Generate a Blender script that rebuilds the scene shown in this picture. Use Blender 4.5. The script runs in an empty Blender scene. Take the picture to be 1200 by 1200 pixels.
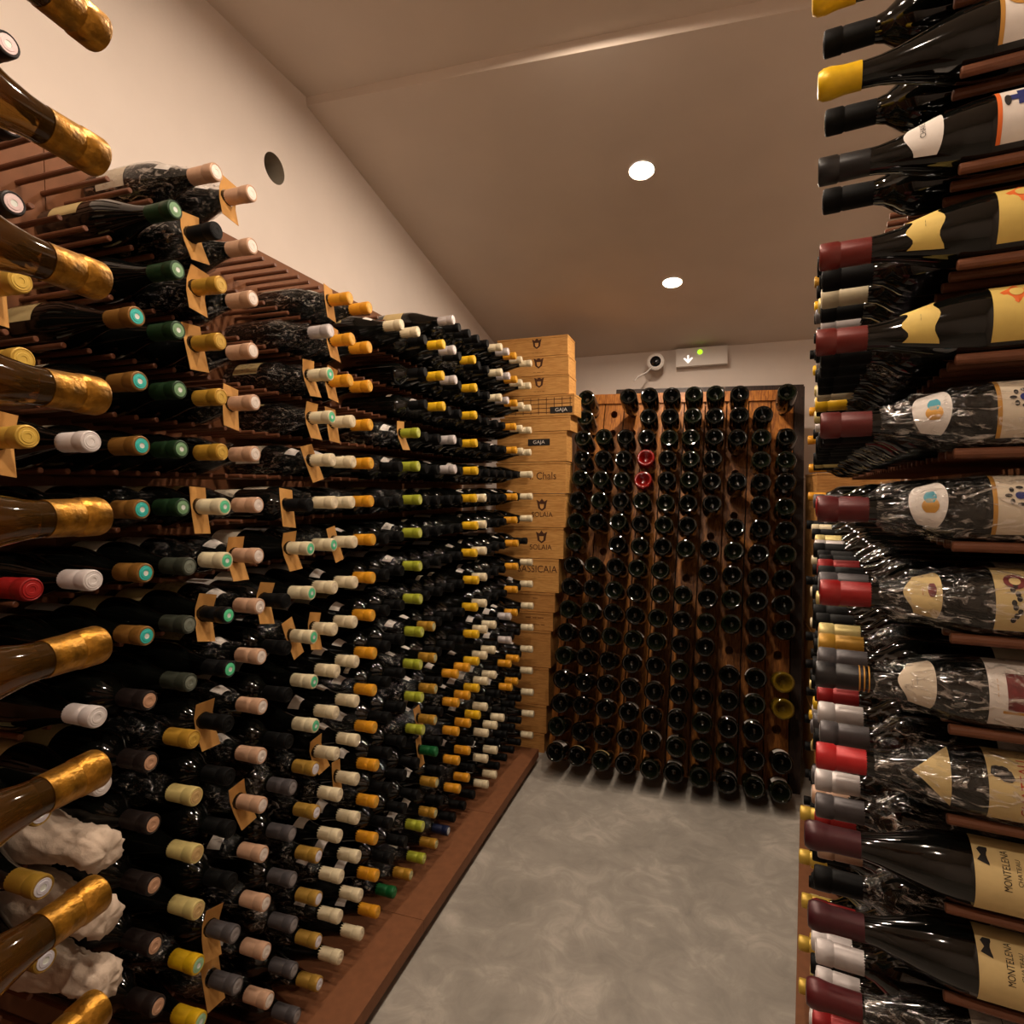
import bpy, bmesh, math, random
from mathutils import Vector, Matrix, noise
random.seed(7)
PI = math.pi
SC = bpy.context.scene
COL = SC.collection
rad = math.radians

# ------------------------------------------------------------------ camera
YAW, PITCH, ROLL, CAM_H = rad(18.6), rad(2.0), rad(0.4), 1.32
F = Vector((-math.sin(YAW)*math.cos(PITCH), math.cos(YAW)*math.cos(PITCH), -math.sin(PITCH)))
R0 = Vector((math.cos(YAW), math.sin(YAW), 0))
U0 = R0.cross(F)
R = R0*math.cos(ROLL) - U0*math.sin(ROLL)
U = U0*math.cos(ROLL) + R0*math.sin(ROLL)
cam = bpy.data.cameras.new('camera')
cam.sensor_width = 36
cam.lens = 700/1200*36
cam.clip_start = 0.02
camo = bpy.data.objects.new('camera', cam)
COL.objects.link(camo)
M = Matrix((R, U, -F)).transposed().to_4x4()
M.translation = (0, 0, CAM_H)
camo.matrix_world = M
SC.camera = camo

# ------------------------------------------------------------------ world and exposure
w = bpy.data.worlds.new('world'); SC.world = w
w.use_nodes = True
w.node_tree.nodes['Background'].inputs[0].default_value = (0.9, 0.8, 0.7, 1)
w.node_tree.nodes['Background'].inputs[1].default_value = 0.0
SC.view_settings.view_transform = 'Standard'
SC.view_settings.look = 'None'
SC.view_settings.gamma = 1
SC.view_settings.use_curve_mapping = False
SC.view_settings.exposure = 2.0
LAMP_STRENGTH = 335.0
LAMP_COLOR = (1.0, 0.815, 0.645)

# ------------------------------------------------------------------ materials
def lin(c):
    return tuple((x/255/12.92 if x/255 <= .04045 else ((x/255+.055)/1.055)**2.4) for x in c)

def mat(name, rgb, rough=.5, metal=0., spec=.5, var=0., scale=30., bump=0., bscale=60., coat=0., stretch=None, trans=0., ior=1.45):
    m = bpy.data.materials.new(name); m.use_nodes = True
    nt = m.node_tree; b = nt.nodes['Principled BSDF']
    c = lin(rgb)
    b.inputs['Base Color'].default_value = (*c, 1)
    b.inputs['Roughness'].default_value = rough
    b.inputs['Metallic'].default_value = metal
    b.inputs['Specular IOR Level'].default_value = spec
    b.inputs['Coat Weight'].default_value = coat
    b.inputs['Transmission Weight'].default_value = trans
    b.inputs['IOR'].default_value = ior
    if var or bump:
        tc = nt.nodes.new('ShaderNodeTexCoord'); mp = nt.nodes.new('ShaderNodeMapping')
        nt.links.new(tc.outputs['Object'], mp.inputs['Vector'])
        if stretch: mp.inputs['Scale'].default_value = stretch
    if var:
        n = nt.nodes.new('ShaderNodeTexNoise'); n.inputs['Scale'].default_value = scale; n.inputs['Detail'].default_value = 5
        nt.links.new(mp.outputs['Vector'], n.inputs['Vector'])
        r = nt.nodes.new('ShaderNodeValToRGB')
        r.color_ramp.elements[0].position = .3; r.color_ramp.elements[1].position = .7
        r.color_ramp.elements[0].color = (*[x*(1-var) for x in c], 1)
        r.color_ramp.elements[1].color = (*[min(1, x*(1+var)) for x in c], 1)
        nt.links.new(n.outputs['Fac'], r.inputs['Fac']); nt.links.new(r.outputs['Color'], b.inputs['Base Color'])
    if bump:
        n2 = nt.nodes.new('ShaderNodeTexNoise'); n2.inputs['Scale'].default_value = bscale; n2.inputs['Detail'].default_value = 4
        nt.links.new(mp.outputs['Vector'], n2.inputs['Vector'])
        bp = nt.nodes.new('ShaderNodeBump'); bp.inputs['Strength'].default_value = bump; bp.inputs['Distance'].default_value = .004
        nt.links.new(n2.outputs['Fac'], bp.inputs['Height']); nt.links.new(bp.outputs['Normal'], b.inputs['Normal'])
    return m

def emis(name, rgb, strength):
    m = bpy.data.materials.new(name); m.use_nodes = True
    nt = m.node_tree; b = nt.nodes['Principled BSDF']
    b.inputs['Base Color'].default_value = (*rgb, 1)
    b.inputs['Emission Color'].default_value = (*rgb, 1)
    b.inputs['Emission Strength'].default_value = strength
    return m

def film_mat():
    m = bpy.data.materials.new('clear_film'); m.use_nodes = True
    nt = m.node_tree; nt.nodes.clear()
    out = nt.nodes.new('ShaderNodeOutputMaterial')
    tr = nt.nodes.new('ShaderNodeBsdfTransparent'); tr.inputs[0].default_value = (.93, .93, .93, 1)
    gl = nt.nodes.new('ShaderNodeBsdfGlossy'); gl.inputs['Roughness'].default_value = .16; gl.inputs['Color'].default_value = (.95, .93, .9, 1)
    df = nt.nodes.new('ShaderNodeBsdfDiffuse'); df.inputs['Color'].default_value = (.75, .72, .68, 1)
    tc = nt.nodes.new('ShaderNodeTexCoord')
    mp = nt.nodes.new('ShaderNodeMapping'); mp.inputs['Scale'].default_value = (1, 1, .45)
    nt.links.new(tc.outputs['Object'], mp.inputs['Vector'])
    n = nt.nodes.new('ShaderNodeTexNoise'); n.inputs['Scale'].default_value = 75; n.inputs['Detail'].default_value = 3; n.inputs['Distortion'].default_value = 2.0
    nt.links.new(mp.outputs['Vector'], n.inputs['Vector'])
    bp = nt.nodes.new('ShaderNodeBump'); bp.inputs['Strength'].default_value = 1.0; bp.inputs['Distance'].default_value = .006
    nt.links.new(n.outputs['Fac'], bp.inputs['Height'])
    nt.links.new(bp.outputs['Normal'], gl.inputs['Normal']); nt.links.new(bp.outputs['Normal'], df.inputs['Normal'])
    r = nt.nodes.new('ShaderNodeValToRGB')
    r.color_ramp.elements[0].position = .52; r.color_ramp.elements[0].color = (0, 0, 0, 1)
    r.color_ramp.elements[1].position = .66; r.color_ramp.elements[1].color = (1, 1, 1, 1)
    nt.links.new(n.outputs['Fac'], r.inputs['Fac'])
    mx0 = nt.nodes.new('ShaderNodeMixShader'); mx0.inputs[0].default_value = .10
    nt.links.new(gl.outputs[0], mx0.inputs[1]); nt.links.new(df.outputs[0], mx0.inputs[2])
    mr = nt.nodes.new('ShaderNodeMapRange'); mr.inputs['To Min'].default_value = .03; mr.inputs['To Max'].default_value = .5
    nt.links.new(r.outputs['Color'], mr.inputs['Value'])
    mx = nt.nodes.new('ShaderNodeMixShader')
    nt.links.new(mr.outputs['Result'], mx.inputs[0]); nt.links.new(tr.outputs[0], mx.inputs[1]); nt.links.new(mx0.outputs[0], mx.inputs[2])
    nt.links.new(mx.outputs[0], out.inputs['Surface'])
    return m

def concrete_mat():
    m = mat('polished_concrete', (150, 146, 139), .38, spec=.4)
    nt = m.node_tree; b = nt.nodes['Principled BSDF']
    tc = nt.nodes.new('ShaderNodeTexCoord')
    n1 = nt.nodes.new('ShaderNodeTexNoise'); n1.inputs['Scale'].default_value = 2.2; n1.inputs['Detail'].default_value = 8; n1.inputs['Distortion'].default_value = 1.6
    n2 = nt.nodes.new('ShaderNodeTexNoise'); n2.inputs['Scale'].default_value = 9; n2.inputs['Detail'].default_value = 9; n2.inputs['Distortion'].default_value = 1.4; n2.inputs['Roughness'].default_value = .65
    for n in (n1, n2): nt.links.new(tc.outputs['Object'], n.inputs['Vector'])
    mx = nt.nodes.new('ShaderNodeMix'); mx.data_type = 'FLOAT'; mx.inputs[0].default_value = .5
    nt.links.new(n1.outputs['Fac'], mx.inputs[2]); nt.links.new(n2.outputs['Fac'], mx.inputs[3])
    r = nt.nodes.new('ShaderNodeValToRGB'); e = r.color_ramp.elements
    e[0].position = .30; e[0].color = (*lin((134, 129, 121)), 1)
    e[1].position = .72; e[1].color = (*lin((202, 194, 183)), 1)
    x = e.new(.52); x.color = (*lin((162, 156, 147)), 1)
    nt.links.new(mx.outputs[0], r.inputs['Fac']); nt.links.new(r.outputs['Color'], b.inputs['Base Color'])
    rr = nt.nodes.new('ShaderNodeMapRange'); rr.inputs['To Min'].default_value = .3; rr.inputs['To Max'].default_value = .55
    nt.links.new(n2.outputs['Fac'], rr.inputs['Value']); nt.links.new(rr.outputs['Result'], b.inputs['Roughness'])
    return m

def wood_mat(name, c0, c1, stretch=(1, 1, 12), scale=14, rough=.55):
    m = mat(name, c0, rough, spec=.35)
    nt = m.node_tree; b = nt.nodes['Principled BSDF']
    tc = nt.nodes.new('ShaderNodeTexCoord'); mp = nt.nodes.new('ShaderNodeMapping'); mp.inputs['Scale'].default_value = stretch
    oi = nt.nodes.new('ShaderNodeObjectInfo'); ad = nt.nodes.new('ShaderNodeVectorMath'); ad.operation = 'ADD'
    mu = nt.nodes.new('ShaderNodeMath'); mu.operation = 'MULTIPLY'; mu.inputs[1].default_value = 7
    nt.links.new(oi.outputs['Random'], mu.inputs[0])
    nt.links.new(tc.outputs['Object'], ad.inputs[0]); nt.links.new(mu.outputs[0], ad.inputs[1])
    nt.links.new(ad.outputs[0], mp.inputs['Vector'])
    n = nt.nodes.new('ShaderNodeTexNoise'); n.inputs['Scale'].default_value = scale; n.inputs['Detail'].default_value = 6; n.inputs['Distortion'].default_value = .8
    nt.links.new(mp.outputs['Vector'], n.inputs['Vector'])
    r = nt.nodes.new('ShaderNodeValToRGB'); e = r.color_ramp.elements
    e[0].position = .34; e[0].color = (*lin(c0), 1); e[1].position = .64; e[1].color = (*lin(c1), 1)
    nt.links.new(n.outputs['Fac'], r.inputs['Fac']); nt.links.new(r.outputs['Color'], b.inputs['Base Color'])
    return m

MT = {}
MT['plaster'] = mat('wall_plaster', (226, 214, 204), .85, spec=.2, var=.03, scale=6, bump=.12, bscale=26)
MT['ceil'] = mat('ceiling_paint', (220, 207, 194), .85, spec=.2, var=.03, scale=4, bump=.06, bscale=20)
MT['floor'] = concrete_mat()
MT['brown'] = mat('brown_board', (124, 80, 52), .6, spec=.3, var=.1, scale=40)
MT['rod'] = mat('brown_rod', (108, 66, 44), .45, spec=.4, var=.1, scale=60)
MT['glass'] = mat('dark_bottle_glass', (9, 10, 8), .07, spec=.5, coat=.3)
MT['glass2'] = mat('green_bottle_glass', (13, 17, 9), .08, spec=.5, coat=.3)
MT['amberglass'] = mat('amber_wine_glass', (120, 84, 34), .05, trans=.8, ior=1.4)
MT['redfoil'] = mat('red_cellophane', (120, 12, 8), .18, spec=.6, bump=1.0, bscale=48, coat=.5)
MT['yellowglass'] = mat('pale_wine_glass', (120, 96, 26), .08, trans=.4, ior=1.35)
MT['film'] = film_mat()
MT['paper'] = mat('tissue_paper', (196, 178, 160), .8, spec=.2, var=.08, scale=50, bump=.8, bscale=45)
MT['tag'] = mat('tan_card', (196, 146, 82), .75, spec=.2, var=.07, scale=60)
MT['label'] = mat('cream_label', (214, 200, 178), .65, spec=.25, var=.06, scale=50)
MT['labelw'] = mat('white_label', (222, 214, 206), .6, spec=.25, var=.05, scale=60)
MT['labely'] = mat('yellow_label', (216, 188, 104), .6, spec=.25, var=.08, scale=40)
MT['labelt'] = mat('parchment_label', (208, 184, 130), .6, spec=.25, var=.07, scale=45)
MT['ink'] = mat('black_ink', (26, 22, 20), .7)
MT['inkred'] = mat('red_ink', (176, 58, 34), .7)
MT['inkblue'] = mat('blue_ink', (28, 38, 104), .7)
MT['inkgold'] = mat('gold_ink', (190, 140, 64), .45, metal=.3)
MT['inkorange'] = mat('orange_ink', (222, 106, 38), .7)
MT['inkmaroon'] = mat('maroon_print', (106, 42, 40), .6, var=.35, scale=90)
MT['inkteal'] = mat('teal_ink', (58, 150, 170), .6)
MT['crate'] = wood_mat('pale_crate_wood', (186, 130, 66), (214, 162, 92), (2, 2, 26), 9, .6)
MT['crate2'] = wood_mat('tan_crate_wood', (168, 114, 58), (198, 144, 80), (2, 2, 26), 9, .6)
MT['burn'] = mat('burnt_stamp', (74, 40, 18), .8)
MT['pine'] = wood_mat('oiled_pine', (112, 62, 22), (176, 112, 46), (22, 3, 1.2), 7, .42)
MT['darkwood'] = wood_mat('dark_stained_wood', (30, 20, 16), (52, 36, 28), (14, 3, 1), 8, .5)
MT['white'] = mat('white_plastic', (222, 214, 206), .45)
MT['dark'] = mat('dark_lens', (10, 12, 16), .15)
MT['grey'] = mat('grey_metal', (120, 116, 110), .4, metal=.6)
MT['hole'] = mat('duct_inside', (150, 140, 124), .8)
MT['lamp'] = emis('lamp_lens', LAMP_COLOR, LAMP_STRENGTH)
MT['led'] = emis('green_led', (.42, 1.0, .02), .35)
MT['arrow'] = emis('lit_arrow', (1.0, .95, .9), .3)

_cap = {}
def capmat(rgb, metal=.25, rough=.42):
    k = (rgb, metal, rough)
    if k not in _cap:
        dk = max(rgb) < 14
        _cap[k] = mat('capsule_%d_%d_%d' % rgb, rgb, .6 if dk else rough, metal=metal, spec=.18 if dk else .5, var=.06, scale=120)
    return _cap[k]

# ------------------------------------------------------------------ mesh helpers
def mesh(name, verts, faces, m=None, smooth=False):
    me = bpy.data.meshes.new(name); me.from_pydata([tuple(v) for v in verts], [], faces); me.update()
    if m is not None: me.materials.append(m)
    if smooth: me.polygons.foreach_set('use_smooth', [True]*len(me.polygons))
    return me

def ob(name, me, parent=None, mw=None):
    o = bpy.data.objects.new(name, me); COL.objects.link(o)
    if parent is not None: o.parent = parent
    if mw is not None: o.matrix_local = mw
    return o

def tag(o, label=None, cat=None, group=None, kind=None):
    if label: o['label'] = label
    if cat: o['category'] = cat
    if group: o['group'] = group
    if kind: o['kind'] = kind
    return o

def box_me(name, x0, x1, y0, y1, z0, z1, m):
    v = [(x, y, z) for x in (x0, x1) for y in (y0, y1) for z in (z0, z1)]
    f = [(0, 1, 3, 2), (4, 6, 7, 5), (0, 4, 5, 1), (2, 3, 7, 6), (0, 2, 6, 4), (1, 5, 7, 3)]
    return mesh(name, v, f, m)

def lathe(name, prof, n, m, smooth=True, jitter=None, sharp=True):
    """prof: list of (r,z); r==0 ends become poles"""
    v, f, rings = [], [], []
    for i, (r, z) in enumerate(prof):
        if r < 1e-6:
            rings.append([len(v)]); v.append((0, 0, z))
        else:
            ids = []
            for k in range(n):
                a = 2*PI*k/n
                rr, zz = r, z
                if jitter: rr, zz = jitter(r, z, a, i, k)
                ids.append(len(v)); v.append((rr*math.cos(a), rr*math.sin(a), zz))
            rings.append(ids)
    for a, b in zip(rings[:-1], rings[1:]):
        if len(a) == 1 and len(b) == 1: continue
        for k in range(n):
            k2 = (k+1) % n
            if len(a) == 1: f.append((a[0], b[k2], b[k]))
            elif len(b) == 1: f.append((a[k], a[k2], b[0]))
            else: f.append((a[k], a[k2], b[k2], b[k]))
    me = mesh(name, v, f, m, smooth)
    if smooth and sharp: me.set_sharp_from_angle(angle=rad(38))
    return me

def patch(name, r, a0, a1, z0, z1, m, n=10, outline=None):
    """label on a cylinder; outline(t)->(z0,z1) shapes its edges along the arc t in 0..1"""
    v, f = [], []
    for k in range(n+1):
        t = k/n; a = a0+(a1-a0)*t
        zz = outline(t) if outline else (z0, z1)
        rr = r(t) if callable(r) else (r, r)
        for z, q in zip(zz, rr): v.append((q*math.cos(a), q*math.sin(a), z))
    for k in range(n): f.append((2*k, 2*k+2, 2*k+3, 2*k+1))
    return mesh(name, v, f, m, True)

_txt = {}
def text_geo(s, size):
    k = (s, size)
    if k not in _txt:
        c = bpy.data.curves.new('lettering', 'FONT'); c.body = s; c.size = size; c.align_x = 'CENTER'; c.align_y = 'CENTER'; c.resolution_u = 3
        o = bpy.data.objects.new('lettering', c); COL.objects.link(o)
        dg = bpy.context.evaluated_depsgraph_get()
        me = o.evaluated_get(dg).to_mesh()
        _txt[k] = ([tuple(v.co) for v in me.vertices], [tuple(p.vertices) for p in me.polygons])
        o.evaluated_get(dg).to_mesh_clear()
        bpy.data.objects.remove(o); bpy.data.curves.remove(c)
    return _txt[k]

def text_curved(name, s, size, r, ac, zc, m, sx=1.0):
    v, f = text_geo(s, size)
    vv = []
    for x, y, z in v:
        a = ac + x*sx/r
        vv.append((r*math.cos(a), r*math.sin(a), zc+y))
    return mesh(name, vv, f, m)

def text_flat(name, s, size, m, sx=1.0):
    v, f = text_geo(s, size)
    return mesh(name, [(x*sx, y, 0) for x, y, z in v], f, m)

# ------------------------------------------------------------------ the room
WX, BY, FY = -1.22, 3.608, -1.5          # plaster wall, end wall, wall behind the camera
PHI = rad(7.7)                            # the facing rack is set at a slight angle
EU = Vector((math.sin(PHI), math.cos(PHI), 0)); EO = Vector((-math.cos(PHI), math.sin(PHI), 0))
P0 = Vector((.129, .832, 0))
def RP(u, o, z): return P0 + EU*u + EO*o + Vector((0, 0, z))
def slope_z(y): return 2.54 - .2061*(y-1.62)
def fold_y(x): return 1.622 + (x-WX)*.052

tag(ob('floor', box_me('floor', -1.6, 1.8, FY-.2, BY+.2, -.1, 0, MT['floor'])), kind='structure')
# ceiling: flat part, small step, sloping part (one slab)
def ceiling():
    X0, X1 = -1.5, 1.6
    rows = [[(x, FY-.2, 2.565) for x in (X0, X1)], [(x, fold_y(x), 2.565) for x in (X0, X1)],
            [(x, fold_y(x)+.001, slope_z(fold_y(x))) for x in (X0, X1)], [(x, BY+.2, slope_z(BY+.2)) for x in (X0, X1)],
            [(x, BY+.2, 2.8) for x in (X0, X1)], [(x, FY-.2, 2.8) for x in (X0, X1)]]
    v = [p for r in rows for p in r]; n = len(rows)
    f = [(2*i, 2*((i+1) % n), 2*((i+1) % n)+1, 2*i+1) for i in range(n)]
    f += [tuple(2*i for i in range(n)), tuple(2*i+1 for i in range(n))[::-1]]
    me = mesh('ceiling', v, f, MT['ceil'])
    return tag(ob('ceiling', me), kind='structure')
ceiling()
# plaster wall with the round duct opening
def wall_left():
    cy_, cz_, r = 1.469, 2.268, .043
    q = .08; n = 32
    v, f = [], []
    ys = [FY-.2, cy_-q, cy_+q, BY+.2]; zs = [0, cz_-q, cz_+q, 2.6]
    g = {}
    for i, y in enumerate(ys):
        for k, z in enumerate(zs): g[i, k] = len(v); v.append((WX, y, z))
    for i in range(3):
        for k in range(3):
            if (i, k) != (1, 1): f.append((g[i, k], g[i+1, k], g[i+1, k+1], g[i, k+1]))
    outer, inner, deep = [], [], []
    for j in range(n):
        a = 2*PI*j/n + PI/4
        c, s = math.cos(a), math.sin(a); m_ = max(abs(c), abs(s))
        outer.append(len(v)); v.append((WX, cy_+q*c/m_, cz_+q*s/m_))
    for j in range(n):
        a = 2*PI*j/n + PI/4
        inner.append(len(v)); v.append((WX, cy_+r*math.cos(a), cz_+r*math.sin(a)))
    for j in range(n):
        j2 = (j+1) % n
        f.append((outer[j], outer[j2], inner[j2], inner[j]))
    o = ob('wall_left', mesh('wall_left', v, f, MT['plaster'])); tag(o, kind='structure')
    vv = [(0, r*math.cos(2*PI*j/n), r*math.sin(2*PI*j/n)) for j in range(n)] + [(-.40, r*math.cos(2*PI*j/n), r*math.sin(2*PI*j/n)) for j in range(n)]
    vv += [(0, (r+.004)*math.cos(2*PI*j/n), (r+.004)*math.sin(2*PI*j/n)) for j in range(n)]
    ff = [(j, (j+1) % n, n+(j+1) % n, n+j) for j in range(n)] + [tuple(range(n, 2*n))]
    d = ob('duct_opening', mesh('duct_opening', vv, ff, MT['hole'])); d.location = (WX-.0005, cy_, cz_)
    tag(d, 'round dark duct opening in the plaster wall', 'duct')
wall_left()
tag(ob('wall_back', box_me('wall_back', -1.6, 1.8, BY, BY+.1, 0, 2.6, MT['plaster'])), kind='structure')
tag(ob('wall_front', box_me('wall_front', -1.6, 1.8, FY-.1, FY, 0, 2.7, MT['plaster'])), kind='structure')
def wall_right():
    a, b = RP(-2.6, -.345, 0), RP(3.2, -.345, 0); a2, b2 = RP(-2.6, -.45, 0), RP(3.2, -.45, 0)
    v = [(p.x, p.y, z) for p in (a, b, b2, a2) for z in (0, 2.6)]
    f = [(0, 2, 3, 1), (2, 4, 5, 3), (4, 6, 7, 5), (6, 0, 1, 7), (0, 6, 4, 2), (1, 3, 5, 7)]
    tag(ob('wall_right', mesh('wall_right', v, f, MT['plaster'])), kind='structure')
wall_right()

# ------------------------------------------------------------------ downlights (real lamps of the ceiling)
ring_me = lathe('trim_ring', [(.038, .004), (.039, -.002), (.043, -.004), (.047, -.003), (.048, .001)], 28, MT['white'])
lens_me = lathe('lamp_lens', [(0, -.002), (.022, -.0015), (.038, .003)], 24, MT['lamp'])
def downlight(x, y, name, lens, label):
    flat = y < fold_y(x)
    z = 2.565 if flat else slope_z(y)
    e = bpy.data.objects.new(name, None); COL.objects.link(e)
    e.location = (x, y, z)
    if not flat: e.rotation_euler = (-math.atan(.2061), 0, 0)
    ob('trim_ring', ring_me, e); ob(lens, lens_me, e)
    tag(e, label, 'ceiling light', 'recessed ceiling downlights')
downlight(-.240, 2.150, 'ceiling_downlight', 'lamp_lens', 'lit round downlight in the sloping ceiling nearer the ceiling step')
downlight(-.182, 2.885, 'ceiling_downlight', 'lamp_lens', 'lit round downlight in the sloping ceiling nearer the end wall')
# the same row goes on over the aisle: its lamps show as reflections in the bottles and light the wall and the ceiling step
for y, n, o in ((1.40, 'step', 'first'), (.67, 'aisle', 'second'), (-.06, 'rear', 'third')):
    downlight(-.30-.06*(1.40-y), y, n+'_downlight_offscreen', n+'_lamp_lens_offscreen', 'lit round downlight in the flat ceiling, %s from the ceiling step' % o)

# ------------------------------------------------------------------ bottle meshes
PROF = {
 'burg': [(0, .010), (.02, .004), (.034, 0), (.039, .002), (.0405, .008), (.0405, .122), (.0395, .138), (.0365, .154), (.031, .172), (.0245, .192), (.0188, .212), (.0155, .230), (.0143, .246), (.0140, .278), (.0155, .279), (.0155, .290), (.0140, .2925), (0, .2925)],
 'bord': [(0, .010), (.02, .004), (.032, 0), (.0365, .002), (.0378, .008), (.0378, .186), (.0365, .198), (.032, .210), (.0245, .220), (.0180, .229), (.0150, .240), (.0143, .252), (.0140, .284), (.0155, .285), (.0155, .296), (.0140, .2985), (0, .2985)],
 'champ': [(0, .040), (.010, .037), (.020, .022), (.028, .006), (.033, .0005), (.037, 0), (.0415, .003), (.0432, .009), (.0432, .125), (.042, .145), (.0375, .168), (.031, .190), (.0245, .212), (.0192, .235), (.0165, .255), (.0148, .275), (.0148, .285), (.017, .286), (.017, .296), (.0145, .300), (0, .300)],
}
TIP = {'burg': .2925, 'bord': .2985, 'champ': .300}
RADIUS = {'burg': .0405, 'bord': .0378, 'champ': .0432}
G = {(k, s): lathe('%s_glass' % k, PROF[k], n, MT[g]) for k in PROF for s, n, g in (('near', 28, 'glass'), ('far', 16, 'glass'), ('green', 18, 'glass2'))}
G['champ', 'red'] = lathe('champ_red', PROF['champ'], 20, MT['redfoil'])
G['champ', 'pale'] = lathe('champ_pale', PROF['champ'], 20, MT['yellowglass'])
G['burg', 'amber'] = lathe('burg_amber', PROF['burg'], 28, MT['amberglass'])

_cm = {}
def cap_mesh(kind, m, length=.060, n=18, wax=False):
    k = (kind, m.name, length, n, wax)
    if k in _cm: return _cm[k]
    h = TIP[kind]
    if wax:
        pr = [(.0142, h-length), (.0157, h-length), (.0158, h-.026), (.0165, h-.020), (.0178, h-.012), (.0174, h-.003), (.0145, h+.002), (.008, h+.003), (0, h+.003)]
    else:
        pr = [(.0142, h-length), (.0150, h-length), (.0154, h-.024), (.0148, h-.0225), (.0148, h-.0215), (.0162, h-.0195), (.0163, h-.0025), (.0155, h-.0002), (.0140, h+.0006), (.0136, h+.0002), (0, h+.0002)]
    _cm[k] = lathe('capsule', pr, n, m)
    return _cm[k]
def top_mesh(kind, m, m2=None):
    k = (kind, 'top', m.name)
    if k in _cm: return _cm[k]
    h = TIP[kind]
    me = lathe('capsule_top', [(.0120, h+.0003), (.0118, h+.0009), (.0090, h+.0009), (.0084, h+.0014), (.0045, h+.0014), (.0042, h+.0009), (0, h+.0009)], 18, m)
    if m2 is not None:
        me.materials.append(m2)
        for p in me.polygons:
            if math.hypot(p.center.x, p.center.y) < .0044: p.material_index = 1
    _cm[k] = me
    return _cm[k]
def label_mesh(kind, m, z0=.035, z1=.108, arc=1.15):
    k = (kind, 'label', m.name, z0, z1, arc)
    if k not in _cm: _cm[k] = patch('bottle_label', RADIUS[kind]+.0005, PI/2-arc, PI/2+arc, z0, z1, m, 12)
    return _cm[k]

def make_wrap(kind, seed, n=30, end='tuft'):
    h = TIP[kind]
    prof = [(r, z) for r, z in PROF[kind] if r > .012 and z < h-.058]
    # resample along z
    zs = [.004+(h-.066)*i/22 for i in range(23)]
    def rad_at(z):
        for (r0, z0), (r1, z1) in zip(prof[:-1], prof[1:]):
            if z0 <= z <= z1 and z1 > z0: return r0+(r1-r0)*(z-z0)/(z1-z0)
        return prof[-1][0] if z > prof[-1][1] else prof[0][0]
    pr = [(max(rad_at(z), .0165)+.0012, z) for z in zs]
    lim = RADIUS[kind]+.0018
    sv = Vector((seed*3.1, seed*1.7, 0))
    def jit(r, z, a, i, k):
        p = Vector((r*math.cos(a)*70, r*math.sin(a)*70, z*26)) + sv
        d = noise.noise(p)*.0030 + abs(noise.noise(p*2.3))*.0030
        slack = 1.0 + 2.6*max(0, min(1, (z-.14)/.08))*(1 if z < .225 else .45)
        return min(lim, r + d*slack), max(.002, z + noise.noise(p*1.3)*.003)
    return lathe('plastic_film', pr, n, MT['film'], True, jit, sharp=False)
WRAPS = {k: [make_wrap(k, s) for s in range(4)] for k in ('burg', 'bord')}

def make_paper(seed):
    key = [(.0, .002), (.03, 0), (.042, .006), (.0435, .06), (.0435, .125), (.042, .15), (.037, .175), (.032, .195), (.029, .215), (.028, .24), (.029, .258), (.031, .276), (.030, .290), (.024, .299), (.014, .302), (0, .300)]
    prof = [key[0]]
    for (r0, z0), (r1, z1) in zip(key[:-1], key[1:]):
        n = max(1, int(math.hypot(r1-r0, z1-z0)/.0075))
        prof += [(r0+(r1-r0)*q/n, z0+(z1-z0)*q/n) for q in range(1, n+1)]
    sv = Vector((seed*5.3, 2.2, seed))
    def jit(r, z, a, i, k):
        p = Vector((r*math.cos(a)*52, r*math.sin(a)*52, z*40)) + sv
        s = .0035 + .006*max(0, min(1, (z-.17)/.1))
        ridge = 1-abs(noise.noise(p*1.1))*2
        return min(.0432 if z < .2 else .040, max(.002, r - .0012 + (ridge*ridge*.9 + noise.noise(p*2.3)*.35 - .3)*s)), z + noise.noise(p*1.6)*s*.6
    return lathe('tissue_wrap', prof, 48, MT['paper'], True, jit, sharp=False)

def make_tag(seed):
    rnd = random.Random(seed)
    wd, hu, hd, hr, t = .0205, .038, .052, .0166, .0008
    n = 12; v, f = [], []
    fold = rnd.uniform(-.5, .5); tilt = rnd.uniform(-.35, .35)
    def P(x, y, z):
        zz = z + (abs(y)*.38*(1 if fold > 0 else .6) if y < 0 else y*fold*.5) + x*tilt*.3
        return (x, y, zz)
    out, inn = [], []
    for j in range(n):
        a = 2*PI*j/n + PI/n
        c, s = math.cos(a), math.sin(a); m_ = max(abs(c), abs(s))
        x = max(-wd, min(wd, wd*c/m_*1.0)); y = (hu if s > 0 else hd)*s/m_
        out.append((x, y)); inn.append((hr*c, hr*s))
    for z in (0, t):
        for ringp in (out, inn):
            for x, y in ringp: v.append(P(x, y, z))
    o0, i0, o1, i1 = 0, n, 2*n, 3*n
    for j in range(n):
        k = (j+1) % n
        f += [(o0+j, i0+j, i0+k, o0+k), (o1+j, o1+k, i1+k, i1+j), (o0+j, o0+k, o1+k, o1+j), (i0+j, i1+j, i1+k, i0+k)]
    return mesh('neck_tag', v, f, MT['tag'])
TAGS = [make_tag(s) for s in range(6)]

NECK = {'burg': patch('neck_label', lambda t: (.0318, .0232), PI/2-.7, PI/2+.7, 0, 0, MT['labelw'], 8, lambda t: (.172+.004*math.sin(t*PI), .199)),
        'bord': patch('neck_label', lambda t: (.0385, .0385), PI/2-.5, PI/2+.5, .165, .182, MT['label'], 6)}
def frame(base, axis, up=Vector((0, 0, 1))):
    z = axis.normalized(); x = up.cross(z).normalized(); y = z.cross(x)
    m = Matrix((x, y, z)).transposed().to_4x4(); m.translation = base
    return m
def rise(r, rod): return math.sqrt((r+rod)**2-.0214**2)-.0004      # a bottle lying in the trough between two rods
def rz(a): return Matrix.Rotation(a, 4, 'Z')

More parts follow.
